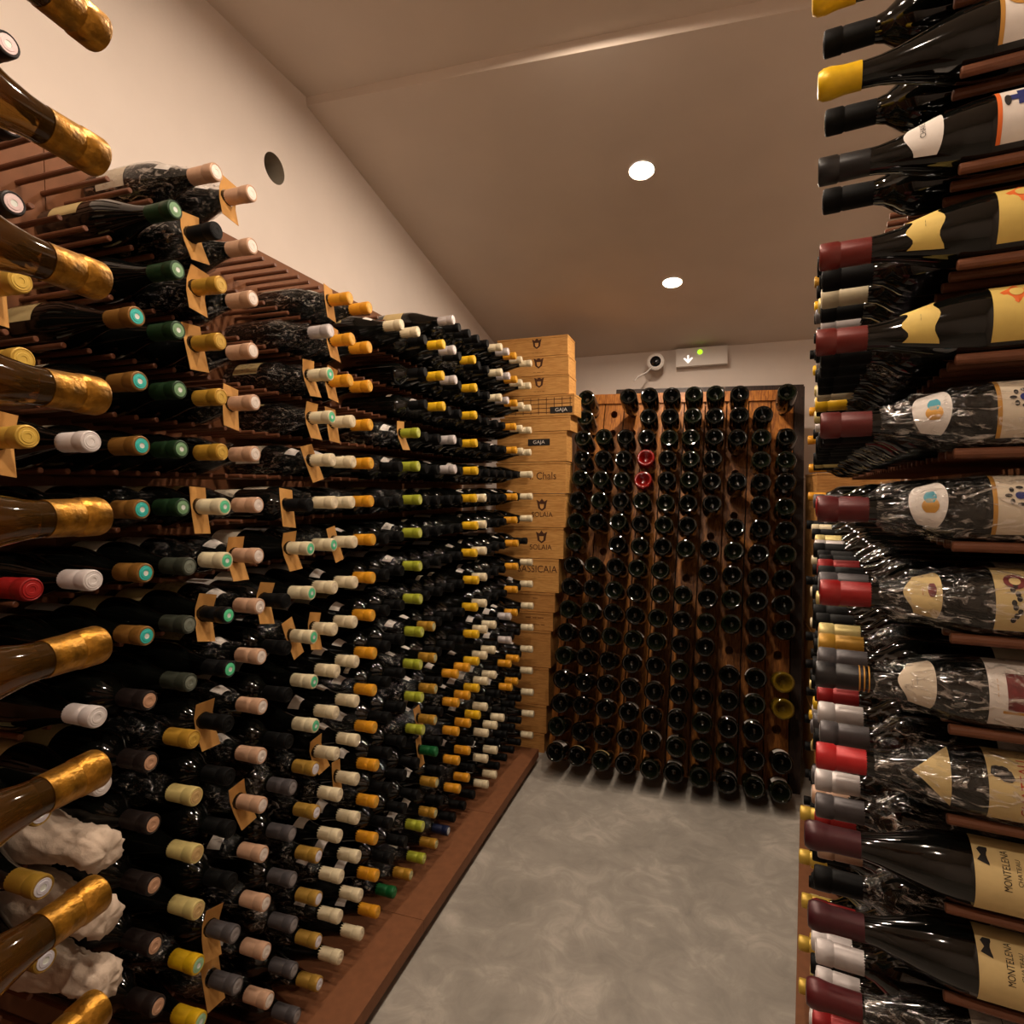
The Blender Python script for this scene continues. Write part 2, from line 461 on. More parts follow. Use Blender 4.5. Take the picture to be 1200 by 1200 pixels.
# style: capsule colour, end colour, phrase
STY = {
 'D': ((30, 24, 24), (214, 190, 190), 'pink-ended black capsule'),
 'S': ((186, 150, 62), (206, 170, 72), 'embossed mustard capsule'),
 'R': ((136, 22, 22), (156, 26, 26), 'plain red capsule'),
 'Q': ((150, 118, 42), (206, 204, 214), 'pale-ended gold capsule'),
 'W': ((206, 198, 196), (222, 216, 214), 'white capsule'),
 'B': ((126, 88, 38), (56, 182, 172), 'teal-ended bronze capsule'),
 'E': ((34, 26, 24), (190, 148, 118), 'tan-ended dark capsule'),
 'G': ((28, 54, 30), (112, 150, 110), 'bottle-green capsule'),
 'd': ((56, 60, 50), (110, 116, 104), 'grey-green capsule'),
 'y': ((178, 136, 48), (196, 158, 66), 'old gold capsule'),
 'c': ((208, 190, 124), (198, 166, 112), 'straw capsule'),
 'b': ((214, 172, 24), (150, 190, 150), 'pale-ended yellow capsule'),
 'T': ((190, 152, 124), (226, 214, 204), 'white-ended tan capsule'),
 'K': ((9, 9, 9), (13, 13, 13), 'black capsule'),
 'k': ((18, 18, 18), (92, 206, 150), 'mint-ended black capsule'),
 'g': ((82, 78, 80), (138, 132, 132), 'grey capsule'),
 'C': ((220, 206, 172), (226, 212, 182), 'cream capsule'),
 'm': ((212, 200, 166), (92, 196, 148), 'green-ended cream capsule'),
 'w': ((196, 188, 186), (218, 210, 208), 'silver-white capsule'),
 'A': ((216, 150, 34), (220, 168, 62), 'amber capsule'),
 'Y': ((226, 178, 26), (224, 186, 60), 'bright yellow capsule'),
 'L': ((166, 172, 52), (196, 200, 110), 'lime green capsule'),
 'O': ((176, 132, 44), (190, 186, 140), 'ochre capsule'),
 'Z': ((176, 138, 60), (220, 216, 224), 'white-ended gold capsule'),
 'N': ((22, 30, 62), (190, 190, 196), 'navy capsule'),
 'F': ((20, 92, 46), (36, 118, 66), 'emerald green capsule'),
 'Q2': ((212, 176, 74), (206, 168, 72), 'brass-gold capsule'),
}
ORD = ['', 'first', 'second', 'third', 'fourth', 'fifth', 'sixth', 'seventh', 'eighth', 'ninth', 'tenth', 'eleventh', 'twelfth', 'thirteenth', 'fourteenth', 'fifteenth', 'sixteenth',
 'seventeenth', 'eighteenth', 'nineteenth', 'twentieth', 'twenty-first', 'twenty-second', 'twenty-third', 'twenty-fourth', 'twenty-fifth', 'twenty-sixth']
METAL = {'K': 0., 'W': .1, 'C': .05, 'm': .05, 'A': .1, 'Y': .1, 'T': .1}

def bottle(base, axis, style, kind, detail, where, film=False, hang=False, lab=None, roll=0., name=None, glass=None, seed=0, nl=False):
    cc, ec, phrase = STY[style]
    nm = name or ('film_wrapped_bottle' if film else ('bordeaux_bottle' if kind == 'bord' else 'wine_bottle'))
    o = ob(nm, G[kind, glass or detail]); o.matrix_local = frame(base, axis)
    cm = capmat(cc, METAL.get(style, .3))
    c = ob('capsule', cap_mesh(kind, cm, n=24 if detail == 'near' else 14), o)
    if ec != cc and not (detail == 'far' and style == 'K'):
        ob('capsule_top', top_mesh(kind, capmat(ec, .1, .5), capmat((214, 220, 214), .1, .5) if style in 'BmkbDQGN' else None), c)
    if lab: ob('bottle_label', label_mesh(kind, MT[lab]), o, rz(roll))
    if nl: ob('neck_label', NECK[kind], o, rz(roll*.6))
    if film: ob('plastic_film', WRAPS[kind][seed % 4], o, rz(roll*1.7))
    if hang:
        t = ob('neck_tag', TAGS[seed % 6], o)
        t.matrix_local = Matrix.Translation((0, 0, TIP[kind]-.0635)) @ rz(random.uniform(-.25, .25))
    lb = ('film-wrapped ' if film else '') + ('tagged ' if hang else '') + 'bottle with ' + phrase + ', ' + where
    tag(o, lb, 'wine bottle', '%s bottles on the %s' % (phrase, where.split(',')[0]))
    return o

# ------------------------------------------------------------------ long wall rack
PX, ROWZ, PITCHZ, COL0, CP = -1.185, 1.293, .104, .56, .0857
ROD_R = .0050
def rack(name, label, n0, n1, u0, pitch, frm, rows, rod_len, side, keep):
    """frm(u, o, z): world point, o measured from the panel outwards"""
    e = bpy.data.objects.new(name, None); COL.objects.link(e)
    e.location = frm((n0+n1)/2, 0, 0)
    inv = Matrix.Translation(-e.location)
    tag(e, label, 'wine rack')
    return e, inv
def tube_me(name, a, b, r, n, m):
    a, b = Vector(a), Vector(b); d = (b-a).normalized()
    x = d.orthogonal().normalized(); y = d.cross(x)
    v = [p + (x*math.cos(2*PI*k/n) + y*math.sin(2*PI*k/n))*q for p, q in ((a, r), (b-d*.0012, r), (b, r-.0012)) for k in range(n)]
    f = [(i*n+k, i*n+(k+1) % n, (i+1)*n+(k+1) % n, (i+1)*n+k) for i in range(2) for k in range(n)]
    f += [tuple(range(2*n, 3*n)), tuple(range(n))[::-1]]
    return mesh(name, v, f, m, False)

def joined_rods(name, pts, d, r, n, m, parent):
    v, f = [], []
    x = d.orthogonal().normalized(); y = d.cross(x)
    for p, L in pts:
        b0 = len(v)
        for q in (p, p+d*L):
            for k in range(n): v.append(q + (x*math.cos(2*PI*k/n)+y*math.sin(2*PI*k/n))*r)
        f += [(b0+k, b0+(k+1) % n, b0+n+(k+1) % n, b0+n+k) for k in range(n)] + [tuple(range(b0+n, b0+2*n))]
    o = ob(name, mesh(name, v, f, m), parent); tag(o, kind='stuff'); return o

long_rack = bpy.data.objects.new('peg_rack', None); COL.objects.link(long_rack)
tag(long_rack, 'brown peg rack along the plaster wall below the round duct', 'wine rack')
yj = [.08, .80, 1.527, 2.13, 2.745]
for a, b in zip(yj[:-1], yj[1:]):
    ob('back_panel', box_me('back_panel', -1.203, PX, a+.0008, b-.0008, .07, 1.985, MT['brown']), long_rack)
    ob('platform_board', box_me('platform_board', -1.20, -.795, a+.0008, b-.0008, .032, .070, MT['brown']), long_rack)
ob('plinth', box_me('plinth', -1.20, -.826, .08, 2.745, 0, .032, MT['brown']), long_rack)
rod_me = tube_me('rod', (0, 0, 0), (.166, 0, 0), ROD_R, 10, MT['rod'])
pts = []
for i in range(52):
    y = COL0 - CP/4 + i*CP/2
    for k in range(-11, 7): pts.append((y, ROWZ+PITCHZ*k-.0385))
pts.sort(key=lambda p: p[0]+(0 if p[1] > .3 else 1.2))
for y, z in pts[:300]:
    ob('rod', rod_me, long_rack, Matrix.Translation((PX, y, z)))
joined_rods('rods', [(Vector((PX, y, z)), .166) for y, z in pts[300:]], Vector((1, 0, 0)), ROD_R, 8, MT['rod'], long_rack)

GRID = ["DDDSSS.RD.QQQ.....", ".....WWWWWWPPP....", "...BBBBBBEEEEEE...", ".GGGGGGdddycccbb..", "TKyyyymmkkKKKKgg..",
 "T"*17+".", "........KKKKgggggg", "......KmmmmmZZZZZZ", "..wmmCCm"+"C"*10, ".AAA"+"C"*14, "."+"A"*17, "......"+"K"*11+"F",
 ".C..."+"K"*12+"O", ".C.."+"L"*10+"KKLL", ".KKKKKKKKKOOOOFOOO", ".YYY"+"K"*13+"N", "wwwKwwKKKKKKAAAAAK", "K"*12+"AAAAAK",
 "K"+"Y"*14+"KKK", "KKKKKK"+"C"*12, "KKKKKKKKKKKCCCKCCC", "CCC"+"K"*12+"CKK", "www"+"K"*8+"wwAAKKK", "AAAAAKAAAAAAKAAKKK", "CCCCC"+"K"*13, "CCCCCCCCKCCCCCCCCC"]
HANG = {(0, 3), (0, 1), (4, 5), (4, 4), (4, 3), (4, 0), (4, -2), (4, -4), (4, -8), (4, -9), (5, 6), (5, 2), (5, -1), (5, -6), (6, -2), (7, 0), (7, -1), (7, -3),
 (8, 3), (8, 2), (8, 1), (8, -3), (8, -6), (9, 5), (9, 4), (9, 3), (9, 2), (9, -1), (9, -7), (13, 2), (14, -8), (14, -7)}
NOFILM = set('SRQWBEdKk')
for j, colstr in enumerate(GRID):
    assert len(colstr) == 18, (j, len(colstr))
    y = COL0 + CP*j
    for i, s in enumerate(colstr):
        k = 6-i
        if s == '.': continue
        rnd = random.Random(j*100+i)
        tipx = -.88 + max(0, y-1.4)*.045 + rnd.uniform(-.004, .004)
        if s == 'D': tipx -= .014
        if s in 'KE' and j > 2: tipx -= .022
        if s == 'G': tipx -= .012
        if j == 25: tipx += .01
        rodz = ROWZ + PITCHZ*k - .0385
        ax = Vector((1, 0, 0))
        if s == 'P':
            base = Vector((max(tipx+.012-.304, PX+.004), y, rodz+rise(.0422, ROD_R)))
            o = ob('paper_wrapped_bottle', G['burg', 'near']); o.matrix_local = frame(base, ax)
            ob('tissue_wrap', make_paper(i), o, rz(rnd.uniform(0, 6)))
            tag(o, 'bottle rolled in crumpled pale tissue paper, long rack, %s row up' % ORD[k+12], 'wine bottle', 'bottles in tissue paper')
            continue
        kind = 'bord' if s in 'KNgE' else 'burg'
        detail = 'near' if j < 8 else 'far'
        film = (s in 'TZL') or (j, k) in {(3, 0), (4, 5), (8, 4), (8, 3), (8, 2), (8, 1), (9, 5), (9, 4), (9, 3)} or (s not in NOFILM and 2 < j < 21 and rnd.random() < .3)
        if j == 2 or (j == 4 and s in 'yK' and k < 4): film = False
        z = rodz + rise(RADIUS[kind]+(.0010 if film else 0), ROD_R)
        base = Vector((tipx, y, z)) - ax*TIP[kind]
        if base.x < PX+.002: base.x = PX+.002
        lab = rnd.choice(['label', 'labelw', 'label', 'labelt', None]) if s != 'K' or j < 12 else rnd.choice([None, None, 'label'])
        bottle(base, ax, s, kind, detail, 'long rack, %s column from crates, %s row up' % (ORD[26-j], ORD[k+12]), film, (j, k) in HANG, lab, rnd.uniform(-.7, 1.1), seed=j+i, nl=(s in 'LACYwTO' and rnd.random() < (.9 if s == 'L' else .5)) or (s == 'K' and j > 10 and rnd.random() < .22))

# ------------------------------------------------------------------ short rack with gold-capped bottles beside the camera
stub = bpy.data.objects.new('peg_rack', None); COL.objects.link(stub)
tag(stub, 'short brown peg rack standing out from the plaster wall', 'wine rack')
ob('back_panel', box_me('back_panel', -1.18, -.42, .035, .055, .0, 1.985, MT['brown']), stub)
srod = tube_me('rod', (0, 0, 0), (0, .166, 0), ROD_R, 10, MT['rod'])
gcm = mat('gold_foil', (168, 120, 38), .36, metal=.7, var=.5, scale=95, bump=.4, bscale=120)
gax = Vector((math.sin(rad(-4.5)), math.cos(rad(-4.5)), 0))
for i, (gx, gy, gz) in enumerate([(-.498, .384, 1.712), (-.498, .380, 1.606), (-.497, .377, 1.501), (-.497, .373, 1.403), (-.496, .370, 1.301), (-.496, .366, 1.192), (-.496, .362, 1.087), (-.495, .358, .981), (-.495, .355, .883)]):
    base = Vector((gx, gy, gz)) - gax*TIP['burg']
    o = ob('white_wine_bottle', G['burg', 'amber']); o.matrix_local = frame(base, gax)
    ob('capsule', cap_mesh('burg', gcm, .048, 28), o)
    tag(o, 'clear bottle of amber wine with gold foil capsule, short rack, %s from top' % ORD[i+1], 'wine bottle', 'gold-capped clear bottles on the short rack')
    for dx in (-.0214, .0214):
        t0 = (.055-base.y)/gax.y
        ob('rod', srod, stub, Matrix.Translation((base.x+gax.x*t0+dx*math.cos(rad(4.5)), .055, base.z-rise(RADIUS['burg'], ROD_R))) @ Matrix.Rotation(rad(4.5), 4, 'Z'))

# ------------------------------------------------------------------ facing rack
face = bpy.data.objects.new('peg_rack', None); COL.objects.link(face)
tag(face, 'brown peg rack opposite the plaster wall, holding labelled burgundy bottles', 'wine rack')
FM = Matrix((EO, EU, Vector((0, 0, 1)))).transposed().to_4x4(); FM.translation = P0   # local x = outwards, y = along
for a, b in ((-.05, .55), (.55, 1.15), (1.15, 1.75)):
    m1 = box_me('back_panel', -.330, -.310, a+.0008, b-.0008, .07, 1.985, MT['brown']); m1.transform(FM); ob('back_panel', m1, face)
    m1 = box_me('platform_board', -.330, .030, a+.0008, b-.0008, .032, .07, MT['brown']); m1.transform(FM); ob('platform_board', m1, face)
m1 = box_me('plinth', -.330, .000, -.05, 1.75, 0, .032, MT['brown']); m1.transform(FM); ob('plinth', m1, face)
frod = tube_me('rod', (0, 0, 0), (.180, 0, 0), .0060, 12, MT['rod'])
pts = []
for i in range(20):
    for du in (-.0214, .0214):
        for k in range(-11, 7): pts.append((CP*i+du, ROWZ+PITCHZ*k-.0385))
pts.sort(key=lambda p: p[0]+(0 if p[1] > .45 else .8))
for u, z in pts[:300]: ob('rod', frod, face, FM @ Matrix.Translation((-.310, u, z)))
joined_rods('rods', [(FM @ Vector((-.310, u, z)), .180) for u, z in pts[300:]], EO, .0060, 8, MT['rod'], face)

def pick(c, k):
    """capsule of column c, row k of the facing rack, '.' if the slot is empty"""
    rnd = random.Random(c*57+k*13)
    Z = .83 + c*.079
    if c >= 2 and (ROWZ+PITCHZ*k-CAM_H)*700/Z > 246: return '.'
    if c == 1: return {-1: 'g', -2: 'g', -3: 'g', -4: 'g', -5: 'K', -6: 'W', -7: 'R', -8: 'K'}.get(k, 'K') if k >= -8 else '.'
    if c == 2: return {3: 'C', 2: 'K', 1: 'K', 0: 'R', -1: 'K', -2: 'O', -3: 'w', -4: 'w', -5: 'T', -6: 'R', -7: 'W', -8: 'R'}.get(k, '.')
    if c == 3: return {3: 'K', 2: 'K', 1: 'K', 0: 'K', -1: 'R', -2: 'c', -3: 'R', -4: 'W', -5: 'R', -6: 'g', -7: 'W', -8: 'g', -9: 'R'}.get(k, 'K' if k > -10 else '.')
    if c == 8: return 'Q2' if k < -6 else rnd.choice('KwKg')
    if c == 19: return 'A' if 0 <= k < 4 else rnd.choice('KK.')
    return rnd.choice({4: 'KWKKTK', 5: 'KKCKKg', 7: 'cKKYKc', 10: 'cYKcKK', 13: 'KcOKKw', 16: 'KCcKYK'}.get(c, 'K'))
FILM_F = {(1, -1), (1, -3), (1, -4), (1, -5), (2, 0), (2, 2), (2, -2), (2, -6), (3, -1), (1, 0), (3, 1)}
for c in (1, 2, 3, 4, 5, 7, 8, 10, 13, 16, 19):
    for k in range(6, -12, -1):
        s = pick(c, k)
        if s == '.': continue
        if c in (4, 5, 7, 10, 13, 16) and k == 0: continue
        rnd = random.Random(c*31+k)
        kind = 'bord'
        out = rnd.uniform(-.004, .004) + (.022 if s == 'Q2' else 0) + (.015 if c == 19 else 0)
        film = (c, k) in FILM_F
        ax = EO.copy()
        out = max(out, TIP[kind]-.308)
        tip = RP(CP*c, out, ROWZ+PITCHZ*k-.0385+rise(RADIUS[kind]+(.0010 if film else 0), .0060))
        base = tip - ax*TIP[kind]
        bottle(base, ax, s, kind, 'near' if c < 4 else 'far', 'facing rack, %s column past labelled column, %s row up' % (ORD[c], ORD[k+12]), film, False,
               rnd.choice(['labelw', 'label', None]) if c < 5 else None, rnd.uniform(-1.2, -.3), seed=c+k)

# the labelled burgundy bottles of the end column
PROF['near'] = [(0, .010), (.02, .004), (.032, 0), (.0370, .002), (.0388, .008), (.0388, .128), (.0378, .145), (.035, .162), (.0300, .180), (.0240, .199), (.0188, .217), (.0156, .234), (.0145, .250), (.0142, .282), (.0155, .283), (.0155, .294), (.0140, .2965), (0, .2965)]
TIP['near'] = .2965; RADIUS['near'] = .0388
G['near', 'near'] = lathe('burgundy_glass', PROF['near'], 40, MT['glass'])
WRAPS['near'] = [make_wrap('near', s+9, 44) for s in range(3)]
def rad_near(z):
    for (r0, z0), (r1, z1) in zip(PROF['near'][4:-1], PROF['near'][5:]):
        if z0 <= z <= z1 and z1 > z0: return r0+(r1-r0)*(z-z0)/(z1-z0)
    return .0388
def crest(name, ac, zc, w_, h_, m, style):
    """neck label hugging the shoulder; the arc runs along the angle, z along the bottle"""
    n = 14; v, f = [], []
    for i in range(n+1):
        t = -1+2*i/n
        if style == 'shield': a, b = -h_*(1-.28*abs(t)**3), h_*(.72+.28*math.cos(t*PI))
        elif style == 'wave': a, b = -h_*(.85+.15*math.cos(t*2*PI)), h_*(.80+.2*math.cos(t*2*PI+1))
        elif style == 'tri': a, b = -h_, -h_+2*h_*(1-abs(t))
        else: a, b = -h_*(1-.5*abs(t)**2), h_*(1-.5*abs(t)**2)
        for q in range(4):
            z = zc+a+(b-a)*q/3
            r = rad_near(z)+.0008; ang = ac+t*w_/.033
            v.append((r*math.cos(ang), r*math.sin(ang), z))
    for i in range(n):
        for q in range(3): f.append((i*4+q, (i+1)*4+q, (i+1)*4+q+1, i*4+q+1))
    return mesh(name, v, f, m, True)
def shape(name, pts2, ac, zc, r, m):
    """flat print on the label: a fan of three rings that follows the curve of the glass"""
    n = len(pts2); cx_ = sum(p[0] for p in pts2)/n; cy_ = sum(p[1] for p in pts2)/n
    q = [(cx_, cy_)] + [(cx_+(x-cx_)*t, cy_+(y-cy_)*t) for t in (.4, .7, 1.) for x, y in pts2]
    r += .0003
    v = [(r*math.cos(ac+x/r), r*math.sin(ac+x/r), zc+y) for x, y in q]
    f = [(0, 1+i, 1+(i+1) % n) for i in range(n)]
    f += [(1+k*n+i, 1+(k+1)*n+i, 1+(k+1)*n+(i+1) % n, 1+k*n+(i+1) % n) for k in (0, 1) for i in range(n)]
    return mesh(name, v, f, m)
def disc2(rx, ry, n=18): return [(rx*math.cos(2*PI*i/n), ry*math.sin(2*PI*i/n)) for i in range(n)]
NB = [ # k, capsule rgb, wax, film, neck label(mat,style), label mat, print kind, wording for the label
 (6, (226, 182, 24), True, False, None, 'labelw', 'rosette', 'bottle sealed in yellow wax, topmost of the end column on the facing rack'),
 (5, (226, 182, 24), True, False, None, 'labelw', 'rosette', 'bottle sealed in yellow wax with white label and gold rosette'),
 (4, (30, 29, 30), False, False, ('labelw', 'shield'), 'labelw', 'blue', 'bottle with white shield neck label and blue emblem on white label'),
 (3, (104, 34, 28), False, False, ('labely', 'wave'), 'labely', 'diamond', 'bottle with yellow labels and orange diamond, directly below the white shield bottle'),
 (2, (104, 34, 28), False, False, ('labely', 'wave'), 'labely', 'diamond', 'bottle with yellow labels and orange diamond, directly above the film-wrapped burgundies'),
 (1, (92, 34, 32), False, True, ('labelw', 'round'), 'label', 'ornament', 'film-wrapped burgundy with colourful round neck label, upper of two alike'),
 (0, (84, 26, 28), False, True, ('labelw', 'round'), 'label', 'ornament', 'film-wrapped burgundy with colourful round neck label, lower of two alike'),
 (-1, (138, 22, 22), False, True, ('labelt', 'shield'), 'labelt', 'seal', 'film-wrapped burgundy with red capsule, cream shield and red seal'),
 (-2, (28, 26, 28), False, True, ('label', 'shield'), 'labelw', 'picture', 'film-wrapped bottle with black capsule, gold bands and maroon picture label'),
 (-3, (176, 34, 36), False, True, ('labelt', 'tri'), 'labelt', 'red', 'film-wrapped bottle with pink-red capsule and pointed cream neck label'),
 (-4, (66, 22, 28), True, False, None, 'labelt', 'name', 'bottle with dark red wax and parchment label, upper of two alike'),
 (-5, (66, 22, 28), True, False, None, 'labelt', 'name', 'bottle with dark red wax and parchment label, lower of two alike'),
 (-6, (84, 22, 26), True, True, None, 'labelw', 'plain', 'film-wrapped bottle with dark red wax and plain white label'),
]
FACE = .55       # label centre: turned up and towards the aisle end
for k, rgb, wax, film, neck, lm, pr, lb in NB:
    rnd = random.Random(k+50)
    ax = EO.copy()
    tip = RP(0, .004+rnd.uniform(-.004, .004)+(.006 if wax else 0), ROWZ+PITCHZ*k-.0385+rise(RADIUS['near']+(.0010 if film else 0), .0060))
    o = ob('burgundy_bottle', G['near', 'near']); o.matrix_local = frame(tip-ax*TIP['near'], ax)
    cap = ob('capsule', cap_mesh('near', capmat(rgb, .15, .38), .044 if (wax and rgb[0] > 200) else .060, 28, wax), o)
    if pr == 'picture':
        for q in (0, .005, .010):
            ob('gold_band', lathe('gold_band', [(.0156, .2385+q), (.0158, .2385+q), (.0158, .240+q), (.0156, .240+q)], 24, MT['inkgold']), cap)
    rl = RADIUS['near']+.0004; ac = FACE
    L = ob('bottle_label', patch('bottle_label', rl, ac-1.25, ac+1.25, .030, .129, MT[lm], 24), o)
    r2 = rl+.0003
    if pr in ('rosette', 'blue', 'ornament'):
        ob('gold_border', patch('gold_border', r2, ac-1.25, ac+1.25, .1255, .1295, MT['inkgold' if pr != 'blue' else 'inkorange'], 24), L)
    if pr == 'rosette':
        ob('rosette', shape('rosette', disc2(.017, .017), ac, .107, r2, MT['inkgold']), L)
        ob('rosette_centre', shape('rosette_centre', disc2(.009, .009), ac, .107, r2+.0003, MT['labelt']), L)
    if pr == 'blue':
        ob('emblem', shape('emblem', [(-.004, -.011), (.004, -.011), (.004, -.004), (.011, -.004), (.011, .004), (.004, .004), (.004, .011), (-.004, .011), (-.004, .004), (-.011, .004), (-.011, -.004), (-.004, -.004)], ac-.05, .108, r2, MT['inkblue']), L)
        ob('emblem', shape('emblem', disc2(.008, .003), ac-.1, .1205, r2, MT['ink']), L)
    if pr == 'diamond':
        ob('diamond', shape('diamond', [(-.017, 0), (0, -.014), (.017, 0), (0, .014)], ac+.2, .108, r2, MT['inkorange']), L)
        ob('diamond_centre', shape('diamond_centre', disc2(.007, .006), ac+.2, .108, r2+.0003, MT['labely']), L)
        ob('lettering', text_curved('lettering', '-- --- --', .007, r2, ac, .062, MT['ink']), L)
    if pr == 'ornament':
        for q in range(8):
            a = 2*PI*q/8
            ob('ornament', shape('ornament', [(x+.010*math.cos(a), y+.010*math.sin(a)) for x, y in disc2(.0034 if q % 2 else .0022, .0022 if q % 2 else .0034, 8)], ac-.1, .106, r2, MT['ink']), L)
        ob('ornament_centre', shape('ornament_centre', disc2(.0045, .0045), ac-.1, .106, r2+.0003, MT['inkblue']), L)
    if pr == 'seal':
        ob('seal', shape('seal', disc2(.010, .010), ac+.25, .111, r2, MT['inkmaroon']), L)
        ob('seal_centre', shape('seal_centre', disc2(.005, .005), ac+.25, .111, r2+.0003, MT['labelt']), L)
        for q in range(9):
            ob('flourish', shape('flourish', disc2(.0035, .0025, 8), ac+.1-q*.12, .111+.003*math.sin(q*1.8), r2, MT['ink']), L)
    if pr == 'picture':
        ob('picture', patch('picture', r2, ac-.7, ac+.35, .060, .113, MT['inkmaroon'], 14), L)
        ob('picture_border', patch('picture_border', r2, ac-.8, ac-.72, .056, .117, MT['inkgold'], 3), L)
        ob('lettering', text_curved('lettering', '-- --- --', .007, r2, ac-.1, .1215, MT['inkgold']), L)
    if pr == 'red':
        ob('lettering', text_curved('lettering', 'CHATEAU', .014, r2, ac-.15, .096, MT['inkred']), L)
        for q in range(7):
            ob('vignette', shape('vignette', disc2(.005, .006, 7), ac+.15+.11*math.sin(q*2.1), .116+.005*math.cos(q*1.7), r2, MT['ink']), L)
    if pr == 'name':
        ob('lettering', text_curved('lettering', 'MONTELENA', .0100, r2, ac+.12, .100, MT['ink'], .72), L)
        ob('lettering', text_curved('lettering', 'CHATEAU', .006, r2, ac+.12, .089, MT['ink']), L)
        ob('vignette', shape('vignette', [(-.010, -.004), (.010, -.004), (.010, .003), (.006, .006), (0, .003), (-.006, .007)], ac+.4, .119, r2, MT['ink']), L)
    if pr == 'plain':
        ob('rule', patch('rule', r2, ac-1.1, ac+1.1, .098, .0988, MT['ink'], 20), L)
        ob('lettering', text_curved('lettering', '-- -', .016, r2, ac+.1, .114, MT['ink']), L)
    if neck:
        zc = {'shield': .193, 'wave': .192, 'round': .186, 'tri': .180}[neck[1]]
        N = ob('neck_label', crest('neck_label', FACE-.12, zc, .036, .0180, MT[neck[0]], neck[1]), o)
        if neck[1] == 'round':
            ob('neck_print', crest('neck_print', FACE+.0, zc-.002, .008, .006, MT['inkteal'], 'round'), N).scale = (1.012, 1.012, 1)
            ob('neck_print', crest('neck_print', FACE-.35, zc-.002, .009, .008, MT['inkgold'], 'round'), N).scale = (1.012, 1.012, 1)
        elif neck[1] != 'tri':
            tv, tf = text_geo('CHAVE' if pr == 'blue' else '--- ---', .0075 if pr == 'blue' else .0045)
            tm = mesh('lettering', [((rad_near(zc+y)+.0014)*math.cos(FACE-.1+x/.030), (rad_near(zc+y)+.0014)*math.sin(FACE-.1+x/.030), zc+y) for x, y, _ in tv], tf, MT['ink' if pr != 'seal' else 'inkred'])
            ob('lettering', tm, N)
            if pr == 'seal': ob('neck_print', crest('neck_print', FACE-.05, zc-.009, .009, .004, MT['inkmaroon'], 'round'), N).scale = (1.012, 1.012, 1)
    if film: ob('plastic_film', WRAPS['near'][k % 3], o, rz(rnd.uniform(0, 6)))
    tag(o, lb, 'wine bottle', 'labelled bottles of the end column on the facing rack')

# ------------------------------------------------------------------ riddling rack with champagne bottles
LEAN = math.atan(.27)
t_up = Vector((.035, math.sin(LEAN), math.cos(LEAN))).normalized()
n_out = Vector((0, -math.cos(LEAN), math.sin(LEAN)))
x_ax = t_up.cross(n_out).normalized()
if x_ax.x < 0: x_ax = -x_ax
n_out = x_ax.cross(t_up).normalized()
if n_out.y > 0: n_out = -n_out
PROT = .240
B0 = Vector((-.678, 2.60, .130))           # base centre of the lowest bottle next to the crates
O0 = B0 - n_out*PROT                       # its hole
CX, RZ = .1050, 1.73/16
RM = Matrix((x_ax, t_up, n_out)).transposed().to_4x4(); RM.translation = O0   # local x across, y up the slope, z out
rid = bpy.data.objects.new('riddling_rack', None); COL.objects.link(rid); rid.matrix_local = RM
tag(rid, 'leaning pine riddling rack full of champagne bottles against the end wall', 'bottle rack')
def holed_board(wd, n, p, y0, y1, r, th, m, seg=12):
    v, f = [], []
    edges = [y0] + [p*(i+.5) for i in range(n-1)] + [y1]
    def sq(c, s, hx, lo, hi):
        m_ = max(abs(c), abs(s)); x = hx*c/m_; y = (hi if s > 0 else -lo)*s/m_ if s else 0
        return x, (hi*s/m_ if s > 0 else lo*s/m_)
    for i in range(n):
        cy_ = p*i; lo, hi = cy_-edges[i], edges[i+1]-cy_
        b = len(v)
        for z in (0, -th):
            for j in range(seg):
                a = 2*PI*(j+.5)/seg; c, s = math.cos(a), math.sin(a); m_ = max(abs(c), abs(s))
                v.append((wd/2*c/m_, cy_+(hi if s > 0 else lo)*s/m_, z))
            for j in range(seg):
                a = 2*PI*(j+.5)/seg; v.append((r*math.cos(a), cy_+r*1.15*math.sin(a), z))
        for j in range(seg):
            k = (j+1) % seg
            f.append((b+j, b+k, b+seg+k, b+seg+j))
            f.append((b+2*seg+j, b+3*seg+j, b+3*seg+k, b+2*seg+k))
            f.append((b+seg+j, b+seg+k, b+3*seg+k, b+3*seg+j))
    b = len(v)
    for x in (-wd/2, wd/2):
        for y in (y0, y1):
            for z in (0, -th): v.append((x, y, z))
    f += [(b, b+1, b+3, b+2), (b+4, b+6, b+7, b+5), (b, b+4, b+5, b+1), (b+2, b+3, b+7, b+6)]
    return mesh('hole_board', v, f, m)
HB = holed_board(.099, 17, RZ, -.050, 1.80, .0186, .028, MT['pine'])
for c in range(10): ob('hole_board', HB, rid, Matrix.Translation((CX*c, 0, 0)))
ob('top_rail', box_me('top_rail', -.07, 9*CX+.075, 1.79, 1.845, -.03, .012, MT['pine']), rid)
ob('side_stile', box_me('side_stile', 9*CX+.053, 9*CX+.098, -.056, 1.86, -.06, .014, MT['darkwood']), rid)
ob('side_stile', box_me('side_stile', -.085, -.054, -.060, 1.78, -.05, .010, MT['pine']), rid)
ob('bottom_rail', box_me('bottom_rail', -.06, 9*CX+.055, -.066, -.0505, -.03, .004, MT['pine']), rid)
ob('hole_backing', box_me('hole_backing', -.055, 9*CX+.06, -.03, 1.845, -.105, -.092, MT['pine']), rid)  # unseen board added behind the holes so the empty ones stay dark
